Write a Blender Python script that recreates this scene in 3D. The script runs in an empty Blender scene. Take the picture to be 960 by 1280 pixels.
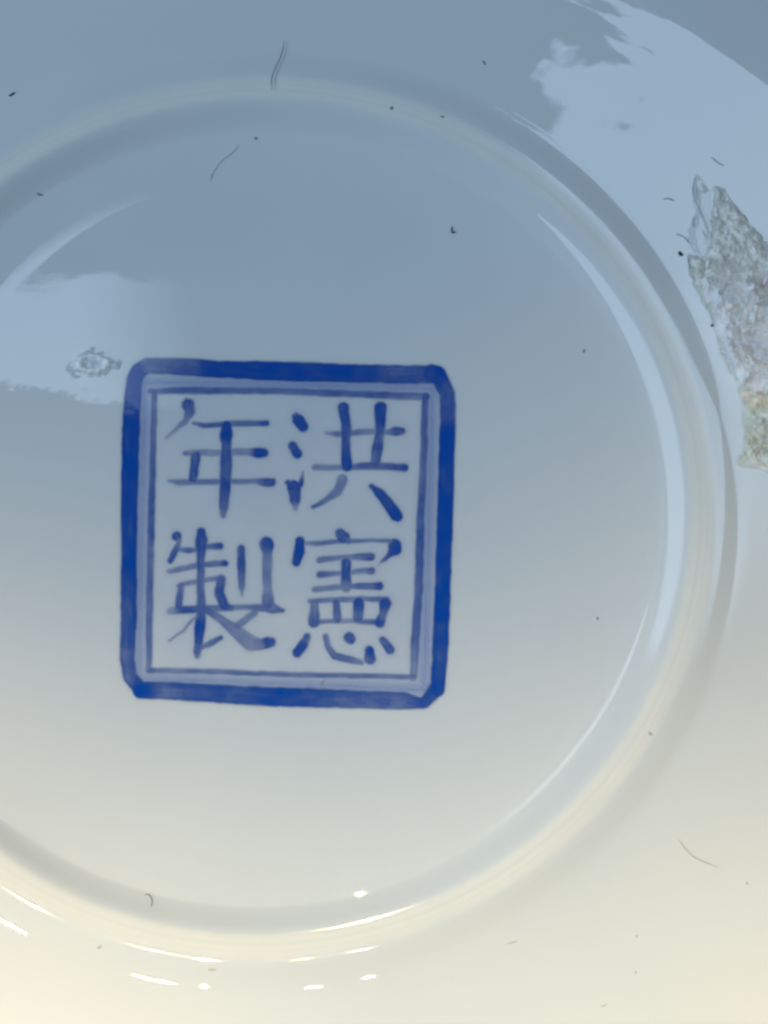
import bpy, math, numpy as np
from mathutils import Vector

# ---------------------------------------------------------------- camera, world, lamps, exposure
MM = 0.001
PX = MM / 16.26                    # one unit of the dish's measured drawing, in metres
ZB = 0.0169                        # height of the recessed base above the tabletop
TILT = math.radians(14.5)
DIST = 0.30
c_, s_ = math.cos(TILT), math.sin(TILT)
AIM = np.array([155 * PX, -3 * PX / c_, ZB])
CAM = AIM + np.array([0, -DIST * s_, DIST * c_])
RT, UP, FW = np.array([1, 0, 0]), np.array([0, c_, s_]), np.array([0, s_, -c_])

scene = bpy.context.scene
COL = scene.collection
cam_d = bpy.data.cameras.new('camera'); cam = bpy.data.objects.new('camera', cam_d); COL.objects.link(cam)
cam.location = CAM.tolist(); cam.rotation_euler = (TILT, 0, 0)
cam_d.sensor_fit = 'HORIZONTAL'; cam_d.angle_x = 2 * math.atan(480 * PX / DIST)
cam_d.clip_start = 0.005; cam_d.clip_end = 50
scene.camera = cam
scene.render.resolution_x, scene.render.resolution_y = 768, 1024

world = bpy.data.worlds.new('World'); scene.world = world; world.use_nodes = True
bg = world.node_tree.nodes['Background']
bg.inputs['Color'].default_value = (0.60, 0.80, 1.0, 1); bg.inputs['Strength'].default_value = 0.062
scene.view_settings.view_transform = 'Standard'; scene.view_settings.look = 'None'
scene.cycles.pixel_filter_type = 'BLACKMAN_HARRIS'; scene.cycles.filter_width = 2.6      # soft phone-camera sharpness
scene.cycles.caustics_reflective = False; scene.cycles.caustics_refractive = False; scene.cycles.blur_glossy = 1.0
scene.view_settings.exposure = 0; scene.view_settings.gamma = 1

DISH_O = Vector((0, 0, ZB))
def aim(o, tgt):
    o.rotation_euler = (Vector(tgt) - o.location).to_track_quat('-Z', 'Y').to_euler()
def lamp(name, kind, loc, color, energy, tgt=DISH_O, **kw):
    d = bpy.data.lights.new(name, kind); d.color = color; d.energy = energy
    for k, v in kw.items(): setattr(d, k, v)
    o = bpy.data.objects.new(name, d); COL.objects.link(o); o.location = loc; aim(o, tgt); return o
def direction(el, az, dist, org=(0, 0, ZB)):
    el, az = math.radians(el), math.radians(az)
    return (org[0] + dist * math.sin(el) * math.cos(az), org[1] + dist * math.sin(el) * math.sin(az), org[2] + dist * math.cos(el))

# window high up to the right (el = angle off vertical); leaf-like noise is masked into its left side
def win_nodes(light, scale, edge, thr, soft, axis, sign, fade):
    """a window whose one side is broken by leaves (noise) and whose other side is faded by an added ramp"""
    light.use_nodes = True
    nt = light.node_tree; em = nt.nodes['Emission']
    g = nt.nodes.new('ShaderNodeNewGeometry'); sx = nt.nodes.new('ShaderNodeSeparateXYZ')
    nt.links.new(g.outputs['Parametric'], sx.inputs[0])
    n = nt.nodes.new('ShaderNodeTexNoise'); n.inputs['Scale'].default_value = scale; n.inputs['Detail'].default_value = 4
    nt.links.new(g.outputs['Parametric'], n.inputs['Vector'])
    a = nt.nodes.new('ShaderNodeMath'); a.operation = 'MULTIPLY'; a.inputs[1].default_value = sign
    nt.links.new(sx.outputs[axis], a.inputs[0])
    m = nt.nodes.new('ShaderNodeMath'); m.operation = 'MULTIPLY_ADD'; m.inputs[1].default_value = edge
    nt.links.new(n.outputs[0], m.inputs[0]); nt.links.new(a.outputs[0], m.inputs[2])
    r = nt.nodes.new('ShaderNodeMapRange'); r.inputs['From Min'].default_value = thr; r.inputs['From Max'].default_value = thr + soft
    nt.links.new(m.outputs[0], r.inputs['Value'])
    f = nt.nodes.new('ShaderNodeMapRange'); f.interpolation_type = 'SMOOTHSTEP'  # added ramp dims the far side to shape the reflection
    f.inputs['From Min'].default_value = fade[1]; f.inputs['From Max'].default_value = fade[2]
    nt.links.new(sx.outputs[fade[0]], f.inputs['Value'])
    k = nt.nodes.new('ShaderNodeMath'); k.operation = 'MULTIPLY'
    nt.links.new(r.outputs[0], k.inputs[0]); nt.links.new(f.outputs[0], k.inputs[1])
    nt.links.new(k.outputs[0], em.inputs['Strength'])
H = 1.2
cn = np.array([.426, 1.077]); u_ = np.array([.915, -.402]); v_ = np.array([-.402, -.915])
wc = cn + u_ * .36 + v_ * .40
wb = lamp('window_light', 'AREA', (wc[0], wc[1], H + ZB), (0.57, 0.775, 1.0), 10.5, shape='RECTANGLE', size=1.08, size_y=.80)
wb.rotation_euler = (0, 0, math.radians(-23.7))
win_nodes(wb.data, 13.0, .50, .385, .03, 0, 1, (1, 0, .30))
# tall window on the left
wa = lamp('side_window_light', 'AREA', (-1.42, -.40, 1.06), (0.57, 0.775, 1.0), 32, tgt=(0, 0, 1.06), shape='RECTANGLE', size=4.2, size_y=.78)
win_nodes(wa.data, 6.0, .24, -.88, .01, 0, -1, (0, 0, .10))
# small added area light, sized to mirror as the bright patch left on the base
wr = lamp('left_patch_light', 'AREA', (-.149, .458, 1.466), (0.6, 0.8, 1.0), .10, shape='RECTANGLE', size=.160, size_y=.056)
wr.rotation_euler = (0, 0, 0)
win_nodes(wr.data, 5.0, .5, -.67, .09, 1, -1, (0, .95, .60))
# three warm spot lamps below the picture; their narrow cones stand in for a soft shadow
for el, az, e, tx, ty, R_, sz in ((25, -140, 78, -.050, -.052, .050, .028), (22, -115, 56, -.004, -.080, .056, .036), (20, -81, 66, .075, -.044, .062, .036)):
    lamp('spot_lamp', 'SPOT', direction(el, az, 1.3), (1.0, .75, .38), e, tgt=(tx, ty, ZB), spot_size=2 * math.atan(R_ / 1.3), spot_blend=1.0, shadow_soft_size=sz)
lamp('spot_lamp', 'SPOT', direction(20.5, -72.5, 1.3), (.9, 1, .96), 5, tgt=(.02, -.06, ZB), spot_size=2 * math.atan(.06 / 1.3), spot_blend=1.0, shadow_soft_size=.011)
lamp('overhead_warm_spot', 'SPOT', direction(36, 101.5, 1.3), (1, .79, .45), 15, tgt=(.022, -.079, ZB), spot_size=2 * math.atan(.060 / 1.3), spot_blend=1.0, shadow_soft_size=.005)
lamp('overhead_warm_spot', 'SPOT', direction(23, -105, 1.5), (1, .80, .48), 20, tgt=(.0, -.080, ZB), spot_size=2 * math.atan(.098 / 1.5), spot_blend=1.0, shadow_soft_size=.005)  # added wide fill that warms the lower half of the base

# ---------------------------------------------------------------- helpers
PR = [0,425,440,470,494,499,502,508,520,530,536,541,553,566,572,588,596,604,616,750,1000,1200,1290,1330]
PS = [0,0,.02,.055,.07,.12,.35,.5,.62,.5,.3,.06,0,-.10,-.30,-.37,-.33,-.22,-.13,-.14,-.28,-.5,-.9,-2.4]
_r = np.linspace(0, 1330, 13301); _s = np.interp(_r, PR, PS)
_k = np.hanning(41); _k /= _k.sum()
_s = np.convolve(np.pad(_s, 20, mode='edge'), _k, 'valid')
_z = np.concatenate([[0], np.cumsum((_s[1:] + _s[:-1]) / 2 * 0.1)])
def prof(r): return np.interp(r / PX, _r, _z) * PX
def slope(r): return np.interp(r / PX, _r, _s)
KF = DIST / PX
def to_surface(px, py, lift=0.0):
    """point of the dish whose outline position was measured at (px, py); arrays allowed"""
    px = np.asarray(px, float); py = np.asarray(py, float)
    v = FW + RT * ((px - 480) / KF)[..., None] - UP * ((py - 640) / KF)[..., None]
    z = np.full(px.shape, ZB)
    for _ in range(14):
        t = (z - CAM[2]) / v[..., 2]; p = CAM + v * t[..., None]
        z = .4 * z + .6 * (ZB + prof(np.hypot(p[..., 0], p[..., 1])) + lift)
    return p
def fbm(x, y, seed=0, octaves=4, gain=.5):
    out = np.zeros(np.shape(x)); a = 1.; tot = 0
    rng = np.random.RandomState(seed)
    for o in range(octaves):
        L = rng.rand(64, 64); fx = np.asarray(x) * 2 ** o + 17.3 * o; fy = np.asarray(y) * 2 ** o + 5.1 * o
        ix = np.floor(fx).astype(int); iy = np.floor(fy).astype(int); tx = fx - ix; ty = fy - iy
        tx = tx * tx * (3 - 2 * tx); ty = ty * ty * (3 - 2 * ty)
        g = lambda i, j: L[i % 64, j % 64]
        out = out + a * ((g(ix, iy) * (1 - tx) + g(ix + 1, iy) * tx) * (1 - ty) + (g(ix, iy + 1) * (1 - tx) + g(ix + 1, iy + 1) * tx) * ty)
        tot += a; a *= gain
    return out / tot
def mesh_obj(name, verts, faces, mat, parent=None, normals=None, attrs=None, smooth=True):
    me = bpy.data.meshes.new(name)
    verts = np.asarray(verts, np.float32)
    if isinstance(faces, np.ndarray):
        k = faces.shape[1]; me.vertices.add(len(verts)); me.vertices.foreach_set('co', verts.ravel())
        me.loops.add(faces.size); me.loops.foreach_set('vertex_index', faces.astype(np.int32).ravel())
        me.polygons.add(len(faces)); me.polygons.foreach_set('loop_start', np.arange(0, faces.size, k, dtype=np.int32))
        me.update(calc_edges=True)
    else:
        me.from_pydata(verts.tolist(), [], faces)
    me.polygons.foreach_set('use_smooth', [smooth] * len(me.polygons))
    for an, (typ, dat) in (attrs or {}).items():
        a = me.attributes.new(an, typ, 'POINT')
        a.data.foreach_set('value' if typ == 'FLOAT' else 'color', np.asarray(dat, np.float32).ravel())
    if normals is not None: me.normals_split_custom_set_from_vertices(np.asarray(normals).tolist())
    me.materials.append(mat)
    o = bpy.data.objects.new(name, me); COL.objects.link(o)
    if parent is not None:
        o.parent = parent; o.matrix_parent_inverse = parent.matrix_world.inverted()
    return o
def thing(name, label, cat, loc, group=None):
    o = bpy.data.objects.new(name, None); COL.objects.link(o); o.location = loc; o.empty_display_size = .01
    o['label'] = label; o['category'] = cat
    if group: o['group'] = group
    bpy.context.view_layer.update()
    return o
def tag(o, label, cat, group=None):
    o['label'] = label; o['category'] = cat
    if group: o['group'] = group

# ---------------------------------------------------------------- materials
def new_mat(name):
    m = bpy.data.materials.new(name); m.use_nodes = True
    return m, m.node_tree, m.node_tree.nodes['Principled BSDF']
def node(nt, typ, **kw):
    n = nt.nodes.new(typ)
    for k, v in kw.items():
        if k in n.inputs: n.inputs[k].default_value = v
        else: setattr(n, k, v)
    return n
def add_bump(nt, bsdf, layers):
    """layers of (scale per metre, height in metres)"""
    tc = node(nt, 'ShaderNodeNewGeometry'); prev = None
    for sc, hgt, det in layers:
        n = node(nt, 'ShaderNodeTexNoise', Scale=sc, Detail=det); nt.links.new(tc.outputs['Position'], n.inputs['Vector'])
        b = node(nt, 'ShaderNodeBump', Distance=hgt, Strength=1.0); nt.links.new(n.outputs[0], b.inputs['Height'])
        if prev: nt.links.new(prev.outputs[0], b.inputs['Normal'])
        prev = b
    nt.links.new(prev.outputs[0], bsdf.inputs['Normal'])
def glaze(name, c1, c2, rough=.012, layers=((60, 1.2e-4, 0), (900, 1.5e-6, 1)), sss=0):
    m, nt, b = new_mat(name)
    g = node(nt, 'ShaderNodeNewGeometry'); n = node(nt, 'ShaderNodeTexNoise', Scale=70, Detail=3)
    nt.links.new(g.outputs['Position'], n.inputs['Vector'])
    mx = node(nt, 'ShaderNodeMix', data_type='RGBA'); mx.inputs[6].default_value = (*c1, 1); mx.inputs[7].default_value = (*c2, 1)
    nt.links.new(n.outputs[0], mx.inputs[0]); nt.links.new(mx.outputs[2], b.inputs['Base Color'])
    b.inputs['Roughness'].default_value = rough; b.inputs['IOR'].default_value = 1.52
    b.inputs['Subsurface Weight'].default_value = sss; b.inputs['Subsurface Scale'].default_value = .0022
    b.inputs['Subsurface Radius'].default_value = (1, .95, .85)
    add_bump(nt, b, layers)
    return m
BUMP = ((60, 6e-5, 0), (330, 2.2e-6, 1), (1100, 5e-7, 1))
M_glaze = glaze('white_glaze', (.75, .785, .795), (.69, .735, .755), layers=BUMP)
M_rim = None
def rim_material():
    m, nt, b = new_mat('unglazed_porcelain')
    g = node(nt, 'ShaderNodeNewGeometry')
    ln = node(nt, 'ShaderNodeVectorMath', operation='MULTIPLY'); ln.inputs[1].default_value = (1, 1, 0)
    nt.links.new(g.outputs['Position'], ln.inputs[0])
    L = node(nt, 'ShaderNodeVectorMath', operation='LENGTH'); nt.links.new(ln.outputs[0], L.inputs[0])
    w = node(nt, 'ShaderNodeTexNoise', Scale=3600, Detail=2, noise_dimensions='1D'); nt.links.new(L.outputs['Value'], w.inputs['W'])
    n2 = node(nt, 'ShaderNodeTexNoise', Scale=260, Detail=4); nt.links.new(g.outputs['Position'], n2.inputs['Vector'])
    a = node(nt, 'ShaderNodeMath', operation='MULTIPLY'); nt.links.new(w.outputs[0], a.inputs[0]); nt.links.new(n2.outputs[0], a.inputs[1])
    r = node(nt, 'ShaderNodeValToRGB'); r.color_ramp.elements[0].position = .12; r.color_ramp.elements[1].position = .42
    r.color_ramp.elements[0].color = (.78, .80, .77, 1); r.color_ramp.elements[1].color = (.84, .845, .80, 1)
    nt.links.new(a.outputs[0], r.inputs[0])
    n3 = node(nt, 'ShaderNodeTexNoise', Scale=420, Detail=3); nt.links.new(g.outputs['Position'], n3.inputs['Vector'])
    rd = node(nt, 'ShaderNodeMath', operation='MULTIPLY_ADD'); rd.inputs[1].default_value = 7 * PX; nt.links.new(n3.outputs[0], rd.inputs[0]); nt.links.new(L.outputs['Value'], rd.inputs[2])
    m1 = node(nt, 'ShaderNodeMapRange', interpolation_type='SMOOTHSTEP'); m1.inputs['From Min'].default_value = 536 * PX; m1.inputs['From Max'].default_value = 545 * PX
    m2 = node(nt, 'ShaderNodeMapRange', interpolation_type='SMOOTHSTEP'); m2.inputs['From Min'].default_value = 577 * PX; m2.inputs['From Max'].default_value = 563 * PX
    for q in (m1, m2): nt.links.new(rd.outputs[0], q.inputs['Value'])
    mm = node(nt, 'ShaderNodeMath', operation='MULTIPLY'); nt.links.new(m1.outputs[0], mm.inputs[0]); nt.links.new(m2.outputs[0], mm.inputs[1])
    cm = node(nt, 'ShaderNodeMix', data_type='RGBA'); cm.inputs[6].default_value = (.725, .77, .787, 1)
    nt.links.new(mm.outputs[0], cm.inputs[0]); nt.links.new(r.outputs[0], cm.inputs[7]); nt.links.new(cm.outputs[2], b.inputs['Base Color'])
    rm = node(nt, 'ShaderNodeMapRange'); rm.inputs['To Min'].default_value = .04; rm.inputs['To Max'].default_value = .14
    nt.links.new(mm.outputs[0], rm.inputs['Value']); nt.links.new(rm.outputs[0], b.inputs['Roughness'])
    bp = node(nt, 'ShaderNodeBump', Distance=6e-6, Strength=1.0); nt.links.new(w.outputs[0], bp.inputs['Height']); nt.links.new(bp.outputs[0], b.inputs['Normal'])
    return m
M_rim = rim_material()
def ink_material(name, dark, light, k=1.0):
    m, nt, b = new_mat(name)
    at = node(nt, 'ShaderNodeAttribute', attribute_name='ink')
    mx = node(nt, 'ShaderNodeMix', data_type='RGBA'); mx.inputs[6].default_value = (*light, 1); mx.inputs[7].default_value = (*dark, 1)
    nt.links.new(at.outputs['Fac'], mx.inputs[0]); nt.links.new(mx.outputs[2], b.inputs['Base Color'])
    b.inputs['Roughness'].default_value = .02; b.inputs['IOR'].default_value = 1.5
    add_bump(nt, b, BUMP)
    tr = node(nt, 'ShaderNodeBsdfTransparent'); ms = node(nt, 'ShaderNodeMixShader')
    ml = node(nt, 'ShaderNodeMath', operation='MULTIPLY', use_clamp=True); ml.inputs[1].default_value = k
    nt.links.new(at.outputs['Fac'], ml.inputs[0]); nt.links.new(ml.outputs[0], ms.inputs[0])
    nt.links.new(tr.outputs[0], ms.inputs[1]); nt.links.new(b.outputs[0], ms.inputs[2])
    nt.links.new(ms.outputs[0], nt.nodes['Material Output'].inputs['Surface'])
    return m
M_ink = ink_material('cobalt_underglaze', (.002, .078, .45), (.026, .13, .45))
M_wash = ink_material('pale_cobalt_wash', (.20, .31, .68), (.20, .31, .68))
def plain(name, col, rough=.6, col2=None, scale=4000):
    m, nt, b = new_mat(name)
    g = node(nt, 'ShaderNodeNewGeometry'); n = node(nt, 'ShaderNodeTexNoise', Scale=scale, Detail=3)
    nt.links.new(g.outputs['Position'], n.inputs['Vector'])
    mx = node(nt, 'ShaderNodeMix', data_type='RGBA'); mx.inputs[6].default_value = (*col, 1); mx.inputs[7].default_value = (*(col2 or [x * .7 for x in col]), 1)
    nt.links.new(n.outputs[0], mx.inputs[0]); nt.links.new(mx.outputs[2], b.inputs['Base Color']); b.inputs['Roughness'].default_value = rough
    return m
def vcol(name, rough):
    m, nt, b = new_mat(name)
    at = node(nt, 'ShaderNodeAttribute', attribute_name='tone'); nt.links.new(at.outputs['Color'], b.inputs['Base Color'])
    b.inputs['Roughness'].default_value = rough
    b.inputs['Subsurface Weight'].default_value = .15; b.inputs['Subsurface Scale'].default_value = .0006
    add_bump(nt, b, ((7000, 1.5e-5, 4),))
    return m
M_crust = vcol('exposed_gritty_body', .38)
M_table = plain('table_surface', (.45, .44, .42), .5, scale=60)
M_dark = plain('dark_dust', (.05, .06, .08), .8)
M_grey = plain('grey_dust', (.30, .33, .36), .8)
M_pale = plain('pale_fibre', (.62, .63, .62), .7)
M_crack = plain('crack_line', (.40, .48, .56), .5)
M_ochre = plain('ochre_dust', (.58, .55, .47), .8)

# ---------------------------------------------------------------- table (the dish lies on it upside down)
g = .6
tb = mesh_obj('tabletop', [(-g, -g, -.02), (g, -g, -.02), (g, g, -.02), (-g, g, -.02), (-g, -g, 0), (g, -g, 0), (g, g, 0), (-g, g, 0)],
              [(0, 3, 2, 1), (4, 5, 6, 7), (0, 1, 5, 4), (1, 2, 6, 5), (2, 3, 7, 6), (3, 0, 4, 7)], M_table, smooth=False)
tb['kind'] = 'structure'

# ---------------------------------------------------------------- dish
dish = thing('porcelain_dish', 'white glazed porcelain dish lying upside down with blue square seal mark inside its foot ring', 'dish', (0, 0, 0))
NT = 720
th = np.linspace(0, 2 * np.pi, NT, endpoint=False)
def wob(amp, seed):
    r = np.random.RandomState(seed); o = np.zeros(NT)
    for k in range(2, 40): o += r.randn() / k ** .8 * np.cos(k * th + r.rand() * 6.28)
    return o / np.abs(o).max() * amp
EDGE = {498: wob(1, 1), 528: wob(.6, 2), 576: wob(1.6, 3), 640: wob(.5, 4)}
def lathe(name, ra, rb, step, mat, parent, closed_centre=False):
    n = max(3, int((rb - ra) / step)); V = []; N = []
    for i in range(n + 1):
        t = i / n
        r = (ra + EDGE.get(ra, 0)) * (1 - t) + (rb + EDGE.get(rb, 0)) * t
        if closed_centre and i == 0: r = np.full(NT, .5)
        r = r * np.ones(NT) * PX
        z = prof(r); s = slope(r)
        V.append(np.stack([r * np.cos(th), r * np.sin(th), ZB + z], 1))
        nn = np.stack([-s * np.cos(th), -s * np.sin(th), np.ones(NT)], 1); N.append(nn / np.linalg.norm(nn, axis=1)[:, None])
    V = np.concatenate(V); N = np.concatenate(N)
    i = np.arange(n)[:, None]; j = np.arange(NT)[None]; j2 = (j + 1) % NT
    Fq = np.stack([i * NT + j, (i + 1) * NT + j, (i + 1) * NT + j2, i * NT + j2], -1).reshape(-1, 4)
    o = mesh_obj(name, V, Fq, mat, parent, normals=N)
    return o
foot_parent = None
base = lathe('recessed_base', 0, 498, 9, M_glaze, dish, True)
foot = lathe('foot_ring', 498, 528, 1.5, M_glaze, dish)
rim = lathe('unglazed_foot_edge', 528, 576, 1.2, M_rim, foot)
outer = lathe('foot_ring', 576, 640, 1.5, M_glaze, foot); outer.name = 'foot_ring_outer_slope'
body = lathe('dish_body', 640, 1330, 8, M_glaze, dish)
# inner face and lip of the dish (underneath)
zt = float(prof(1330 * PX)) + ZB
pp = [(1330, zt), (1334, zt - .0006), (1326, zt - .0011), (1290, zt - .0004)]
pr = np.linspace(1290, 0, 60); thick = .0028
V = []; rows = [(r * PX, z) for r, z in pp] + [(r * PX, max(float(np.interp(r, [0, 600, 1290], [ZB - .003, ZB - .0035, zt - .0004])), .0008)) for r in pr[1:]]
for r, z in rows: V.append(np.stack([max(r, 1e-5) * np.cos(th[::4]), max(r, 1e-5) * np.sin(th[::4]), np.full(NT // 4, z)], 1))
n = len(rows) - 1; q = NT // 4
i = np.arange(n)[:, None]; j = np.arange(q)[None]; j2 = (j + 1) % q
mesh_obj('dish_interior', np.concatenate(V), np.stack([i * q + j, (i + 1) * q + j, (i + 1) * q + j2, i * q + j2], -1).reshape(-1, 4), M_glaze, dish)

# ---------------------------------------------------------------- seal mark
def brush(strokes, sc, ox, oy, pad=9, halo=.17, seed=1, cell=1.0, bristle=.16, poolk=.5):
    P = [[((x / sc + ox), (y / sc + oy), w / sc, d) for x, y, w, d in st] for st in strokes]
    al = [p for st in P for p in st]
    x0 = min(p[0] - p[2] / 2 for p in al) - pad; x1 = max(p[0] + p[2] / 2 for p in al) + pad
    y0 = min(p[1] - p[2] / 2 for p in al) - pad; y1 = max(p[1] + p[2] / 2 for p in al) + pad
    X, Y = np.meshgrid(np.arange(x0, x1, cell), np.arange(y0, y1, cell))
    wx = (fbm(X / 11, Y / 11, seed) - .5) * 2.0; wy = (fbm(X / 11 + 40, Y / 11, seed + 5) - .5) * 2.0
    A = np.zeros(X.shape)
    for si, st in enumerate(P):
        S = np.zeros(X.shape)
        best = np.full(X.shape, 1e9); dd = np.zeros(X.shape); uu = np.zeros(X.shape); off = np.zeros(X.shape); run = 0
        for a, b in zip(st[:-1], st[1:]):
            dx, dy = b[0] - a[0], b[1] - a[1]; L2 = dx * dx + dy * dy + 1e-9; L = math.sqrt(L2)
            xx, yy = X + wx - a[0], Y + wy - a[1]
            t = np.clip((xx * dx + yy * dy) / L2, 0, 1)
            d = np.hypot(xx - t * dx, yy - t * dy)
            te = t * t * (3 - 2 * t)
            w = a[2] + (b[2] - a[2]) * te; den = a[3] + (b[3] - a[3]) * te
            sd = d - w / 2
            m = sd < best; best = np.where(m, sd, best); dd = np.where(m, den, dd); uu = np.where(m, run + t * L, uu)
            off = np.where(m, (xx * dy - yy * dx) / L, off); run += L
        soft = np.clip((2.0 - best) / 4.4, 0, 1); soft = soft * soft * (3 - 2 * soft)
        rimd = np.clip(-best / 4, 0, 1)
        streak = fbm(off / 2.2 + si * 9, uu / 34, seed + 11, 2) - .5
        pool = fbm(X / 16 + si * 3, Y / 16, seed + 3, 3) - .5
        den = dd * (1 + bristle * 2.2 * streak + poolk * pool) * (1.06 - .12 * rimd)
        S = np.clip(den, 0, 1) * soft
        A = np.clip(np.maximum(A, S) + .22 * np.minimum(A, S) * (1 - np.maximum(A, S)), 0, 1)
        A = np.maximum(A, halo * dd * np.exp(-np.clip(best, 0, 99) / 3.4) * np.clip(1 - best / 9, 0, 1))
    return X, Y, A
def sheet(name, X, Y, A, lift, mat, parent, thr=.004):
    h, w = X.shape
    keep = np.maximum.reduce([A[:-1, :-1], A[1:, :-1], A[:-1, 1:], A[1:, 1:]]) > thr
    idx = np.arange(h * w).reshape(h, w)
    Q = np.stack([idx[:-1, :-1][keep], idx[1:, :-1][keep], idx[1:, 1:][keep], idx[:-1, 1:][keep]], 1)
    used, inv = np.unique(Q, return_inverse=True); Q = inv.reshape(Q.shape)
    P = to_surface(X.ravel()[used], Y.ravel()[used], lift)
    return mesh_obj(name, P, Q, mat, parent, attrs={'ink': ('FLOAT', A.ravel()[used])})

year = [[(225,135,105,.78),(240,180,85,.7),(205,260,50,.5),(130,330,34,.38),(45,400,18,.4)],
 [(270,280,30,.5),(350,300,42,.7),(480,290,45,.8),(600,285,52,.6),(760,280,48,.6),(850,280,46,.85)],
 [(530,310,90,.95),(530,370,105,.98),(530,450,82,.75),(528,600,98,.78),(520,800,92,.82),(510,940,78,.7),(505,1015,50,.5)],
 [(200,525,40,.5),(260,520,58,.4),(400,520,56,.34),(700,510,62,.4),(790,520,82,.95),(830,520,72,.95)],
 [(288,545,82,.75),(275,650,72,.88),(265,725,70,.8)],
 [(75,745,35,.4),(150,757,54,.5),(400,750,46,.5),(750,748,46,.45),(850,755,74,.78),(895,755,70,.78)]]
flood = [[(130,190,50,.9),(150,215,80,.95),(180,255,74,.92)],[(112,390,66,.85),(140,435,70,.95)],
 [(80,630,36,.75),(120,660,90,.92),(127,740,74,.7),(130,805,36,.35)],[(182,560,12,.5),(165,640,40,.8)],
 [(450,130,74,.9),(468,250,68,.9),(465,400,60,.8),(470,520,74,.85)],
 [(698,130,84,1.),(695,200,78,.92),(690,300,60,.75),(675,400,74,.8),(662,495,66,.65)],
 [(340,300,24,.4),(410,306,42,.55),(600,292,42,.45),(740,290,42,.5),(800,290,62,.85),(840,287,46,.8)],
 [(262,530,44,.4),(420,530,42,.45),(650,520,54,.62),(800,528,50,.75),(855,530,54,.88)],
 [(440,610,74,.45),(410,690,66,.42),(330,750,42,.4),(245,793,26,.6)],
 [(635,655,36,.85),(700,710,66,.9),(760,790,78,.9),(795,840,84,.95),(812,855,70,.9)]]
made = [[(122,90,72,.75),(140,130,40,.5),(100,215,48,.75),(76,268,42,.75)],
 [(150,190,38,.5),(200,195,44,.6),(270,185,38,.5),(360,165,46,.6),(435,162,52,.88)],
 [(65,345,36,.42),(150,325,44,.5),(280,300,44,.5),(420,285,48,.6),(475,285,48,.82)],
 [(300,60,66,.85),(302,110,92,.82),(295,250,62,.72),(295,450,58,.62),(300,620,70,.66),(290,740,82,.95),(280,850,66,.72),(272,930,60,.62),(270,960,44,.5)],
 [(155,445,46,.5),(145,520,54,.62),(135,600,54,.62)],[(130,448,30,.5),(250,420,40,.52),(400,395,38,.5),(450,400,46,.6)],
 [(445,400,66,.6),(430,500,74,.88),(465,590,74,.85),(520,612,46,.6)],
 [(75,632,56,.35),(170,625,58,.75),(300,620,58,.6),(600,605,42,.5),(760,608,60,.6),(820,615,72,.62),(890,630,36,.7)],
 [(590,180,60,.82),(590,300,60,.76),(595,450,50,.6),(596,515,18,.45)],
 [(775,145,106,.78),(780,230,76,.55),(780,450,68,.5),(785,570,90,.6)],
 [(250,680,24,.45),(180,765,20,.4),(65,850,12,.5)],[(300,900,38,.58),(380,860,48,.6),(440,828,34,.7)],
 [(340,630,56,.62),(440,690,58,.55),(560,785,104,.46),(660,868,120,.42),(730,878,86,.55),(785,862,82,.92),(810,858,70,.88)],
 [(690,645,50,.55),(560,740,56,.45)]]
law = [[(425,75,80,.85),(445,100,98,.82),(480,128,50,.6)],
 [(160,145,32,.42),(250,145,40,.55),(400,130,38,.5),(600,125,30,.55),(780,125,34,.55),(830,158,100,.92),(832,190,96,.97),(770,250,38,.65),(704,312,10,.4)],
 [(120,130,72,.85),(115,200,80,.92),(92,285,66,.92)],
 [(265,270,48,.55),(450,250,42,.45),(655,245,60,.65)],[(265,380,50,.6),(450,370,38,.45),(600,350,46,.5),(660,350,54,.75)],
 [(230,490,48,.45),(450,470,44,.45),(650,465,54,.72),(715,465,62,.97)],
 [(465,290,72,.96),(465,400,72,.78),(465,470,86,.5)],
 [(195,580,38,.5),(400,570,46,.5),(600,560,42,.5),(770,565,48,.7)],[(228,600,66,.55),(226,735,88,.68)],
 [(390,590,56,.72),(400,715,66,.58)],[(560,590,82,.86),(555,700,78,.72)],[(760,600,92,.88),(740,680,58,.62),(720,740,80,.88)],
 [(230,735,38,.5),(500,725,38,.42),(720,740,46,.7)],
 [(175,845,58,.85),(140,910,74,.92),(98,965,72,.82)],
 [(315,845,48,.6),(330,920,48,.55),(375,985,56,.58),(470,1010,56,.58),(580,1035,46,.45)],
 [(488,850,84,.82),(496,862,84,.8)],[(640,950,72,.92),(645,1010,88,.78)],[(740,868,56,.68),(798,945,68,.68)]]
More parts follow.
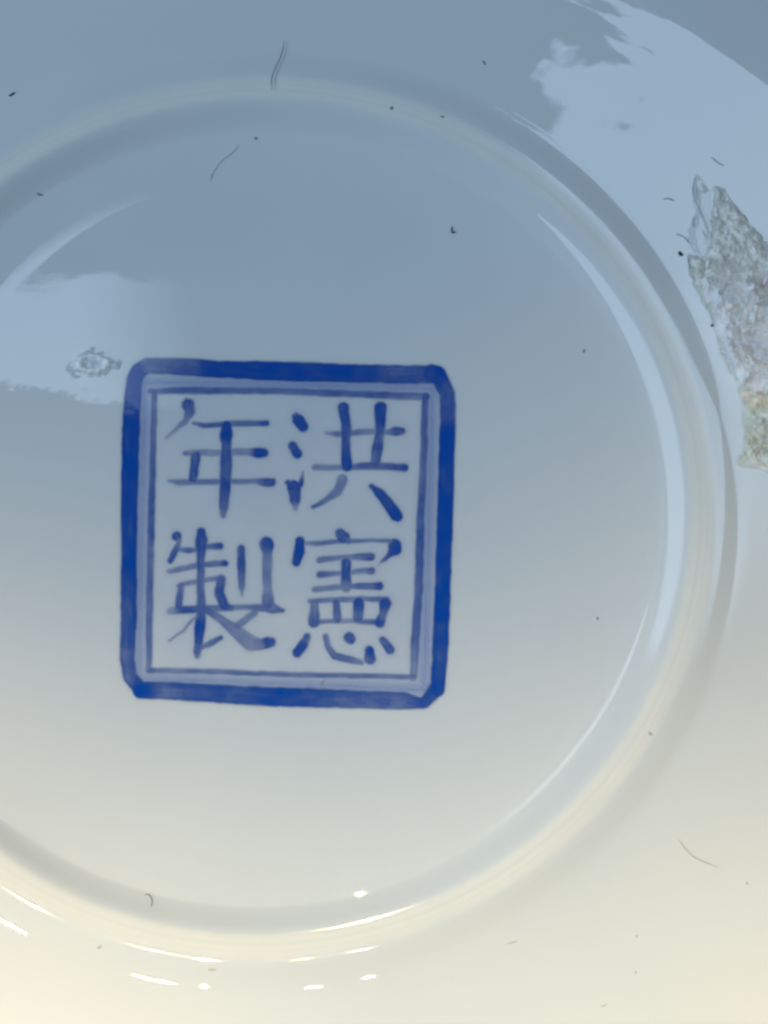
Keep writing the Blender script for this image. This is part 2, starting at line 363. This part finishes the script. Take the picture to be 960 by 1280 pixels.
# tinted ground inside the frame, the part that carries the frames and characters
X, Y = np.meshgrid(np.arange(148, 572, 4.), np.arange(446, 890, 4.))
t = (Y - 460) / 410
lft = 164 - 8 * t; rgt = 559 - 12 * t; tp = 460 + (X - 165) * .022; bt = 864 + (X - 165) * .04
dd = np.minimum.reduce([X - lft, rgt - X, Y - tp, bt - Y])
gap = np.clip(1 - np.abs(dd - 17) / 13, 0, 1)
A = np.clip(dd / 7, 0, 1) * (.08 + .42 * gap + .10 * (fbm(X / 60, Y / 60, 8) - .5))
mark = sheet('seal_mark', X, Y, A, 8e-6, M_wash, dish)
mark['label'] = 'square blue underglaze seal mark of four characters in a double frame'
fr = [[(168,474,19,.85),(174,463,20,.8),(184,457,20,.55),(240,459,22,.72),(262,461,21,.9),(350,464,24,.98),(450,467,23,.9),(500,468,23,.72),(545,468,24,.7)],
      [(540,467,24,.8),(547,467,20,.95),(559,492,20,.7),(560,520,20,.7),(559,545,20,.97),(556,650,20,1.),(553,750,20,.98),(550,820,20,.9),(547,862,18,.95)],
      [(546,860,20,.8),(530,879,14,.8),(500,876,22,.68),(430,874,23,.72),(380,872,24,.88),(340,871,24,.9),(250,866,23,.8),(200,863,22,.68),(176,863,21,.95)],
      [(176,862,18,.9),(162,846,18,.7),(159,820,19,.68),(161,770,20,.85),(161,700,20,.97),(162,600,21,1.),(164,520,22,.92),(168,474,20,.8)]]
X, Y, A = brush(fr, 1, 0, 0, halo=.14, seed=21, bristle=.11, poolk=.35); fo = sheet('outer_frame', X, Y, A, 2.4e-5, M_ink, mark)
fi = [[(188,489,7,.5),(240,488,9,.62),(350,489,8,.5),(450,493,9,.58),(528,496,10,.5),(532,496,10,.6)],
      [(531,496,9,.6),(530,560,9,.55),(526,640,10,.62),(523,740,11,.6),(519,800,11,.6),(517,847,10,.4)],
      [(518,846,7,.5),(440,845,7,.52),(350,843,7,.5),(260,839,7,.52),(190,838,7,.5)],
      [(186,838,8,.5),(187,750,9,.55),(189,660,9,.62),(191,570,8,.55),(193,490,8,.55)]]
X, Y, A = brush(fi, 1, 0, 0, halo=.12, seed=31, bristle=.12); sheet('inner_frame', X, Y, A, 1.6e-5, M_ink, mark)
for st, sc, ox, oy, sd, lb in ((year, 6.4, 200, 485, 41, 'blue brush written character of six strokes, upper left of the mark'),
                           (flood, 5.333, 345, 485, 51, 'blue brush written character with three dots at its left, upper right of the mark'),
                           (made, 5.818, 200, 655, 61, 'dense blue brush written character, lower left of the mark'),
                           (law, 6., 355, 655, 71, 'blue brush written character with a roof stroke on top, lower right of the mark')):
    X, Y, A = brush(st, sc, ox, oy, seed=sd)
    o = sheet('painted_character', X, Y, A * .92, 1.6e-5, M_ink, mark); o['label'] = lb

# ---------------------------------------------------------------- chipped scar on the body
def inside(X, Y, poly):
    m = np.zeros(X.shape, bool); d = np.full(X.shape, 1e9); n = len(poly)
    for i in range(n):
        (x1, y1), (x2, y2) = poly[i], poly[(i + 1) % n]
        with np.errstate(divide='ignore', invalid='ignore'):
            cr = ((y1 > Y) != (y2 > Y)) & (X < (x2 - x1) * (Y - y1) / (y2 - y1 + 1e-12) + x1)
        m ^= cr
        L2 = (x2 - x1) ** 2 + (y2 - y1) ** 2 + 1e-9
        t = np.clip(((X - x1) * (x2 - x1) + (Y - y1) * (y2 - y1)) / L2, 0, 1)
        d = np.minimum(d, np.hypot(X - x1 - t * (x2 - x1), Y - y1 - t * (y2 - y1)))
    return np.where(m, d, -d)
def patch(name, poly, height, colour, mat, parent, step=1.0, wob_=3.0, seed=3):
    xs = [p[0] for p in poly]; ys = [p[1] for p in poly]
    X, Y = np.meshgrid(np.arange(min(xs) - 5, max(xs) + 5, step), np.arange(min(ys) - 5, max(ys) + 5, step))
    dist = inside(X, Y, poly) + (fbm(X / 7, Y / 7, seed) - .5) * 2 * wob_
    Hh = height(X, Y, dist); h, w = X.shape
    keep = np.maximum.reduce([dist[:-1, :-1], dist[1:, :-1], dist[:-1, 1:], dist[1:, 1:]]) > 0
    idx = np.arange(h * w).reshape(h, w)
    Q = np.stack([idx[:-1, :-1][keep], idx[1:, :-1][keep], idx[1:, 1:][keep], idx[:-1, 1:][keep]], 1)
    used, inv = np.unique(Q, return_inverse=True); Q = inv.reshape(Q.shape)
    P = to_surface(X.ravel()[used], Y.ravel()[used]); P[:, 2] += Hh.ravel()[used] * PX
    at = None
    if colour is not None:
        C = colour(X, Y, dist, Hh).reshape(-1, 3)[used]; at = {'tone': ('FLOAT_COLOR', np.c_[C, np.ones(len(C))])}
    return mesh_obj(name, P, Q, mat, parent, attrs=at)
scar = [(893,233),(906,235),(916,252),(930,268),(944,286),(956,300),(985,345),(1008,450),(1000,560),(962,594),(951,588),(917,582),(926,560),(927,511),(921,483),(909,455),(896,427),(891,408),(885,389),(877,378),(865,355),(861,338),(860,317),(880,321),(886,307),(889,276),(890,249)]
pale = [(880,352),(905,356),(932,350),(948,372),(975,390),(985,500),(925,486),(908,440),(893,405)]
def bl(d, s): return np.clip(d / s + .5, 0, 1)
def scar_h(X, Y, d):
    e = np.clip(d / 9, 0, 1)
    pm = bl(inside(X, Y, pale) + (fbm(X / 9, Y / 9, 5) - .5) * 16, 5)
    n = fbm(X / 13, Y / 13, 6, 5, .6); r = 1 - np.abs(fbm(X / 17, Y / 17, 9, 4) * 2 - 1)
    streak = np.exp(-((Y - (494 + (X - 925) * .35) + (fbm(X / 9, Y / 9, 2) - .5) * 14) / 5) ** 2) * (X > 922) * 7
    return -1.5 * (d < 0) + e * (1.0 + 15 * (n - .34) * (1 - .3 * pm) + pm * (4 + 18 * r ** 5) + streak)
def scar_c(X, Y, d, H_):
    pm = bl(inside(X, Y, pale) + (fbm(X / 9, Y / 9, 5) - .5) * 16, 5)[..., None]
    n = fbm(X / 8, Y / 8, 12, 5, .6)[..., None]; n2 = fbm(X / 22, Y / 22, 14, 3)[..., None]
    g1 = np.array([.64, .66, .61]); g2 = np.array([.88, .88, .86]); p1 = np.array([.86, .88, .92]); p2 = np.array([.92, .94, .95])
    c = g1 + (g2 - g1) * np.clip((n - .38) * 4, 0, 1)
    c = c * (1 - pm) + pm * (p1 + (p2 - p1) * np.clip((n2 - .30) * 4, 0, 1))
    lowr = bl(Y - 500 + (n[..., 0] - .5) * 30, 12)[..., None]
    c = c * (1 - lowr) + lowr * (np.array([.64, .66, .56]) + (np.array([.82, .84, .78]) - np.array([.64, .66, .56])) * np.clip((n - .35) * 3, 0, 1))
    cream = (np.exp(-((Y - (494 + (X - 925) * .35) + (fbm(X / 9, Y / 9, 2) - .5) * 14) / 6) ** 2) * (X > 918))[..., None]
    c = c * (1 - cream) + cream * np.array([.93, .84, .66])
    cb = np.exp(-((Y - 582) / 6) ** 2)[..., None] * .7; c = c * (1 - cb) + cb * np.array([.93, .90, .74])
    edge = (np.clip(1 - d / 7, 0, 1) * bl(fbm(X / 10, Y / 10, 33) - .42, .2) * (Y < 500))[..., None]      # dirt and painted crevice shade along the broken margin
    c = c * (1 - .5 * edge) + .5 * edge * np.array([.16, .18, .13])
    pit_shade = (bl(.37 - fbm(X / 6, Y / 6, 44, 3), .12) * (1 - pm[..., 0]))[..., None]; c = c * (1 - .35 * pit_shade) + .35 * pit_shade * np.array([.34, .37, .34])  # crease shade painted as dark spots, separate from the relief
    f = np.clip(1 - (d - 1) / 5, 0, 1)[..., None] * (1 - .8 * edge); c = c * (1 - f) + f * np.array([.72, .77, .785])
    return np.clip(c, 0, 1)
chip = patch('chipped_scar', scar, scar_h, scar_c, M_crust, body)
chip['label'] = 'rough grey broken patch where the glaze has chipped away'
flake = [(869,214),(880,226),(888,240),(889,276),(886,304),(879,322),(866,316),(858,300),(862,280),(868,262),(865,240)]
def flake_h(X, Y, d):
    e = np.clip(d / 12, 0, 1); e = e * e * (3 - 2 * e)
    return -1 * (d < 0) + e * (.2 + 3.2 * fbm(X / 9, Y / 26, 16, 3)) 
patch('lifted_glaze_flake', flake, flake_h, None, M_glaze, body, wob_=2, seed=8)['label'] = 'cracked lip of glaze lifting at the edge of the chip'
CRACKS = [[(871,221),(867,232),(868,246),(873,258),(879,272),(884,284),(886,296)],[(868,284),(867,277),(869,271)],[(845,293),(851,294),(857,298),(861,304)],[(889,196),(897,203),(905,207)],[(829,249),(836,248),(843,251)],[(860,318),(861,330),(866,345),(874,362)]]
# pale crumbs stuck in the scar
def blob(name, px, py, sx, sy, hz, mat, parent=None, rot=0, seed=0, n=9, lift=0):
    """small irregular grain lying on the dish"""
    rng = np.random.RandomState(seed); V = []; Fc = []; c0 = to_surface(px, py)
    rings = ((1., 0.), (.92, .45), (.55, .85))
    a = np.linspace(0, 2 * np.pi, n, endpoint=False); rad = .7 + .6 * rng.rand(n)
    for k, (f, hh) in enumerate(rings):
        x = rad * f * sx * np.cos(a); y = rad * f * sy * np.sin(a)
        xr = x * math.cos(rot) - y * math.sin(rot); yr = x * math.sin(rot) + y * math.cos(rot)
        P = to_surface(px + xr, py + yr); P[:, 2] += (lift - .25 + hz * hh * (.8 + .4 * rng.rand(n))) * PX; V += P.tolist()
    V.append((c0 + [0, 0, (lift + hz) * PX]).tolist())
    for k in range(2):
        for i in range(n): j = (i + 1) % n; Fc.append((k * n + i, (k + 1) * n + i, (k + 1) * n + j, k * n + j)[::-1])
    for i in range(n): Fc.append(((i + 1) % n + 2 * n, 2 * n + i, 3 * n)[::-1])
    Fc.append(tuple(range(n)))
    return mesh_obj(name, V, Fc, mat, parent)
M_crumb = plain('white_crumb', (.93, .95, .96), .25, (.82, .84, .87))
M_pink = plain('pinkish_crumb', (.95, .80, .92), .25)
for k, (x, y, sx, sy, h, ro) in enumerate([(943,313,3,8,6,-.5),(895,262,3,3,3,0),(931,362,4,9,7,-.2),(945,383,7,4,7,.5),(955,395,8,5,8,.3),(951,527,3,3,6,0),(893,389,4,4,5,0),(884,330,3,6,4,.2),(930,403,6,9,6,.5),(915,370,4,4,5,0)]):
    blob('crumb', x, y, sx, sy, h, M_crumb, chip, ro, 60 + k, lift=2)
rg = np.random.RandomState(5); kk = 0
while kk < 46:
    x, y = rg.uniform(862, 962), rg.uniform(240, 588)
    if inside(np.array([[x]]), np.array([[y]]), scar)[0, 0] < 2: continue
    if inside(np.array([[x]]), np.array([[y]]), pale)[0, 0] < 0 and rg.rand() < .45: continue
    q = rg.uniform(1.2, 3.6); blob('crumb', x, y, q, q * rg.uniform(.7, 1.6), q * 1.1, M_crumb, chip, rg.uniform(0, 3), 300 + kk, lift=2.5, n=7); kk += 1
blob('crumb', 958, 350, 6, 7, 8, M_pink, chip, .3, 90, lift=4)['label'] = 'pinkish white crumb in the chip'

# small burst blister in the base glaze
def blis_h(X, Y, d):
    q = np.hypot((X - 115) / 24, (Y - 455) / 12); e = np.clip(d / 6, 0, 1)
    return -1 * (d < 0) + e * (.3 + 4.5 * np.exp(-((q - .75 + (fbm(X / 8, Y / 6, 3) - .5) * .5) / .22) ** 2) + 5 * (fbm(X / 5, Y / 4, 4, 3) - .45))
def blis_c(X, Y, d, h_):
    q = np.hypot((X - 115) / 24, (Y - 455) / 12); k = np.exp(-((q - .75) / .3) ** 2)[..., None]
    return np.array([.62, .67, .72]) * (1 - k) + k * np.array([.98, 1., 1.])  # ring highlight painted white into the colour around a duller centre
M_blis = vcol('burst_glaze', .12)
patch('glaze_blister', [(80,462),(92,448),(110,434),(128,437),(140,449),(158,452),(150,460),(138,464),(122,472),(104,469),(92,474)], blis_h, blis_c, M_blis, base, wob_=4, seed=23)['label'] = 'small burst bubble in the glaze beside the mark'

# ---------------------------------------------------------------- hairs and dust
def strand(name, pts, w, h, mat, label, cat, group=None):
    """thin fibre lying on the dish: pts in drawing units, w its radius"""
    pts = np.array(pts, float); n = len(pts); t = np.linspace(0, n - 1, n * 8)
    def cr(v):
        o = []
        for s in t:
            i = min(int(s), n - 2); f = s - i; p0, p1, p2, p3 = v[max(i - 1, 0)], v[i], v[i + 1], v[min(i + 2, n - 1)]
            o.append(.5 * (2 * p1 + (p2 - p0) * f + (2 * p0 - 5 * p1 + 4 * p2 - p3) * f * f + (3 * p1 - p0 - 3 * p2 + p3) * f ** 3))
        return np.array(o)
    C = to_surface(cr(pts[:, 0]), cr(pts[:, 1]), (w + h) * PX); m = len(C); V = []; k = 6
    for i in range(m):
        d = C[min(i + 1, m - 1)] - C[max(i - 1, 0)]; d /= np.linalg.norm(d); s = np.cross(d, [0, 0, 1]); s /= np.linalg.norm(s); u = np.cross(s, d)
        ww = w * PX * (.35 + .65 * min(1, min(i, m - 1 - i) / (m * .18)))
        for a in range(k): V.append(C[i] + ww * (math.cos(a * 2 * math.pi / k) * s + math.sin(a * 2 * math.pi / k) * u))
    Fc = [(i * k + a, i * k + (a + 1) % k, (i + 1) * k + (a + 1) % k, (i + 1) * k + a) for i in range(m - 1) for a in range(k)]
    Fc += [tuple(range(k))[::-1], tuple(range((m - 1) * k, m * k))]
    o = mesh_obj(name, V, Fc, mat); tag(o, label, cat, group); return o
strand('hair', [(356,50),(352,68),(345,84),(340,98),(341,112)], .62, 2, M_grey, 'dark curved hair lying across the top of the foot ring', 'hair')
strand('fibre', [(847,1048),(856,1060),(866,1070),(880,1077),(900,1085)], .62, .5, M_pale, 'pale curved fibre on the lower right of the dish outside the foot ring', 'fibre')
strand('fibre', [(180,1118),(187,1119),(190,1126),(189,1133)], .65, .5, M_grey, 'tiny curled grey fibre just inside the foot ring at the bottom', 'fibre')
strand('fibre', [(263,226),(266,216),(276,202),(291,190),(298,180)], .5, .3, M_pale, 'faint pale fibre on the base under the hair', 'fibre')
strand('fibre', [(565,283),(565,290),(570,290)], .8, .5, M_dark, 'tiny dark L shaped fibre right above the seal mark', 'fibre')
strand('fibre', [(405,850),(402,854),(401,857)], .6, .4, M_grey, 'minute grey fibre on the bottom edge of the blue frame', 'fibre')
for k, cr in enumerate(CRACKS):
    o = strand('glaze_crack', cr, .6, 1.0 if k < 2 else .1, M_crack, 'x', 'x'); del o['label']; del o['category']
    o.parent = body
    if k < 2: o.location.z += 1.2 * PX
G = 'dust specks on the dish'
for k, (x, y, sx, sy, ro, mt, lb) in enumerate([
    (15,118,5,2,-.5,M_dark,'dark oblong dust speck on the dish at the far upper left'),
    (605,78,1.6,3.5,-.4,M_grey,'grey dust speck outside the foot ring above its upper right curve'),
    (490,135,2.4,2.4,0,M_grey,'round grey speck on the foot ring right of the hair'),
    (553,146,3,1.4,.3,M_grey,'small flat grey speck on the foot ring, second to the right of the hair'),
    (320,173,2.2,2,0,M_grey,'grey speck on the base below the hair'),
    (50,243,4,1.6,.3,M_grey,'grey brown speck inside the foot ring at the far left'),
    (730,439,1.8,3,.5,M_grey,'grey speck on the base near the right bright curve'),
    (747,773,1.6,2.4,-.6,M_grey,'tiny dark speck on the base at the lower right of the seal mark'),
    (851,317,2.6,4.6,-.6,M_dark,'sharp black speck beside the cracked glaze at the chip'),
    (265,1212,6,1.2,0,M_ochre,'flat ochre speck between the two middle lamp highlights at the bottom'),
    (124,1184,4,1.6,-.3,M_ochre,'small ochre smudge of dust left of the middle lamp highlights'),
    (813,917,3,2,.6,M_ochre,'pale ochre speck on the lower right foot ring'),
    (640,1178,8,1,-.3,M_ochre,'thin pale speck below the bottom right of the foot ring'),
    (796,1170,1.4,2,0,M_ochre,'tiny ochre dot on the lower right of the dish'),
    (795,1215,1.4,2.6,.4,M_ochre,'small ochre dash under the tiny ochre dot at lower right'),
    (755,1257,5,1,-.3,M_ochre,'thin ochre dash near the bottom edge right of centre'),
    (934,1104,2,2,0,M_pale,'pale grey dot right of the pale curved fibre'),
    (891,407,3,2,0,M_dark,'dark grain on the left margin of the chip')]):
    o = blob('dust_speck', x, y, sx, sy, 1.1, mt, None, ro, 200 + k, n=7); tag(o, lb, 'dust speck', G)
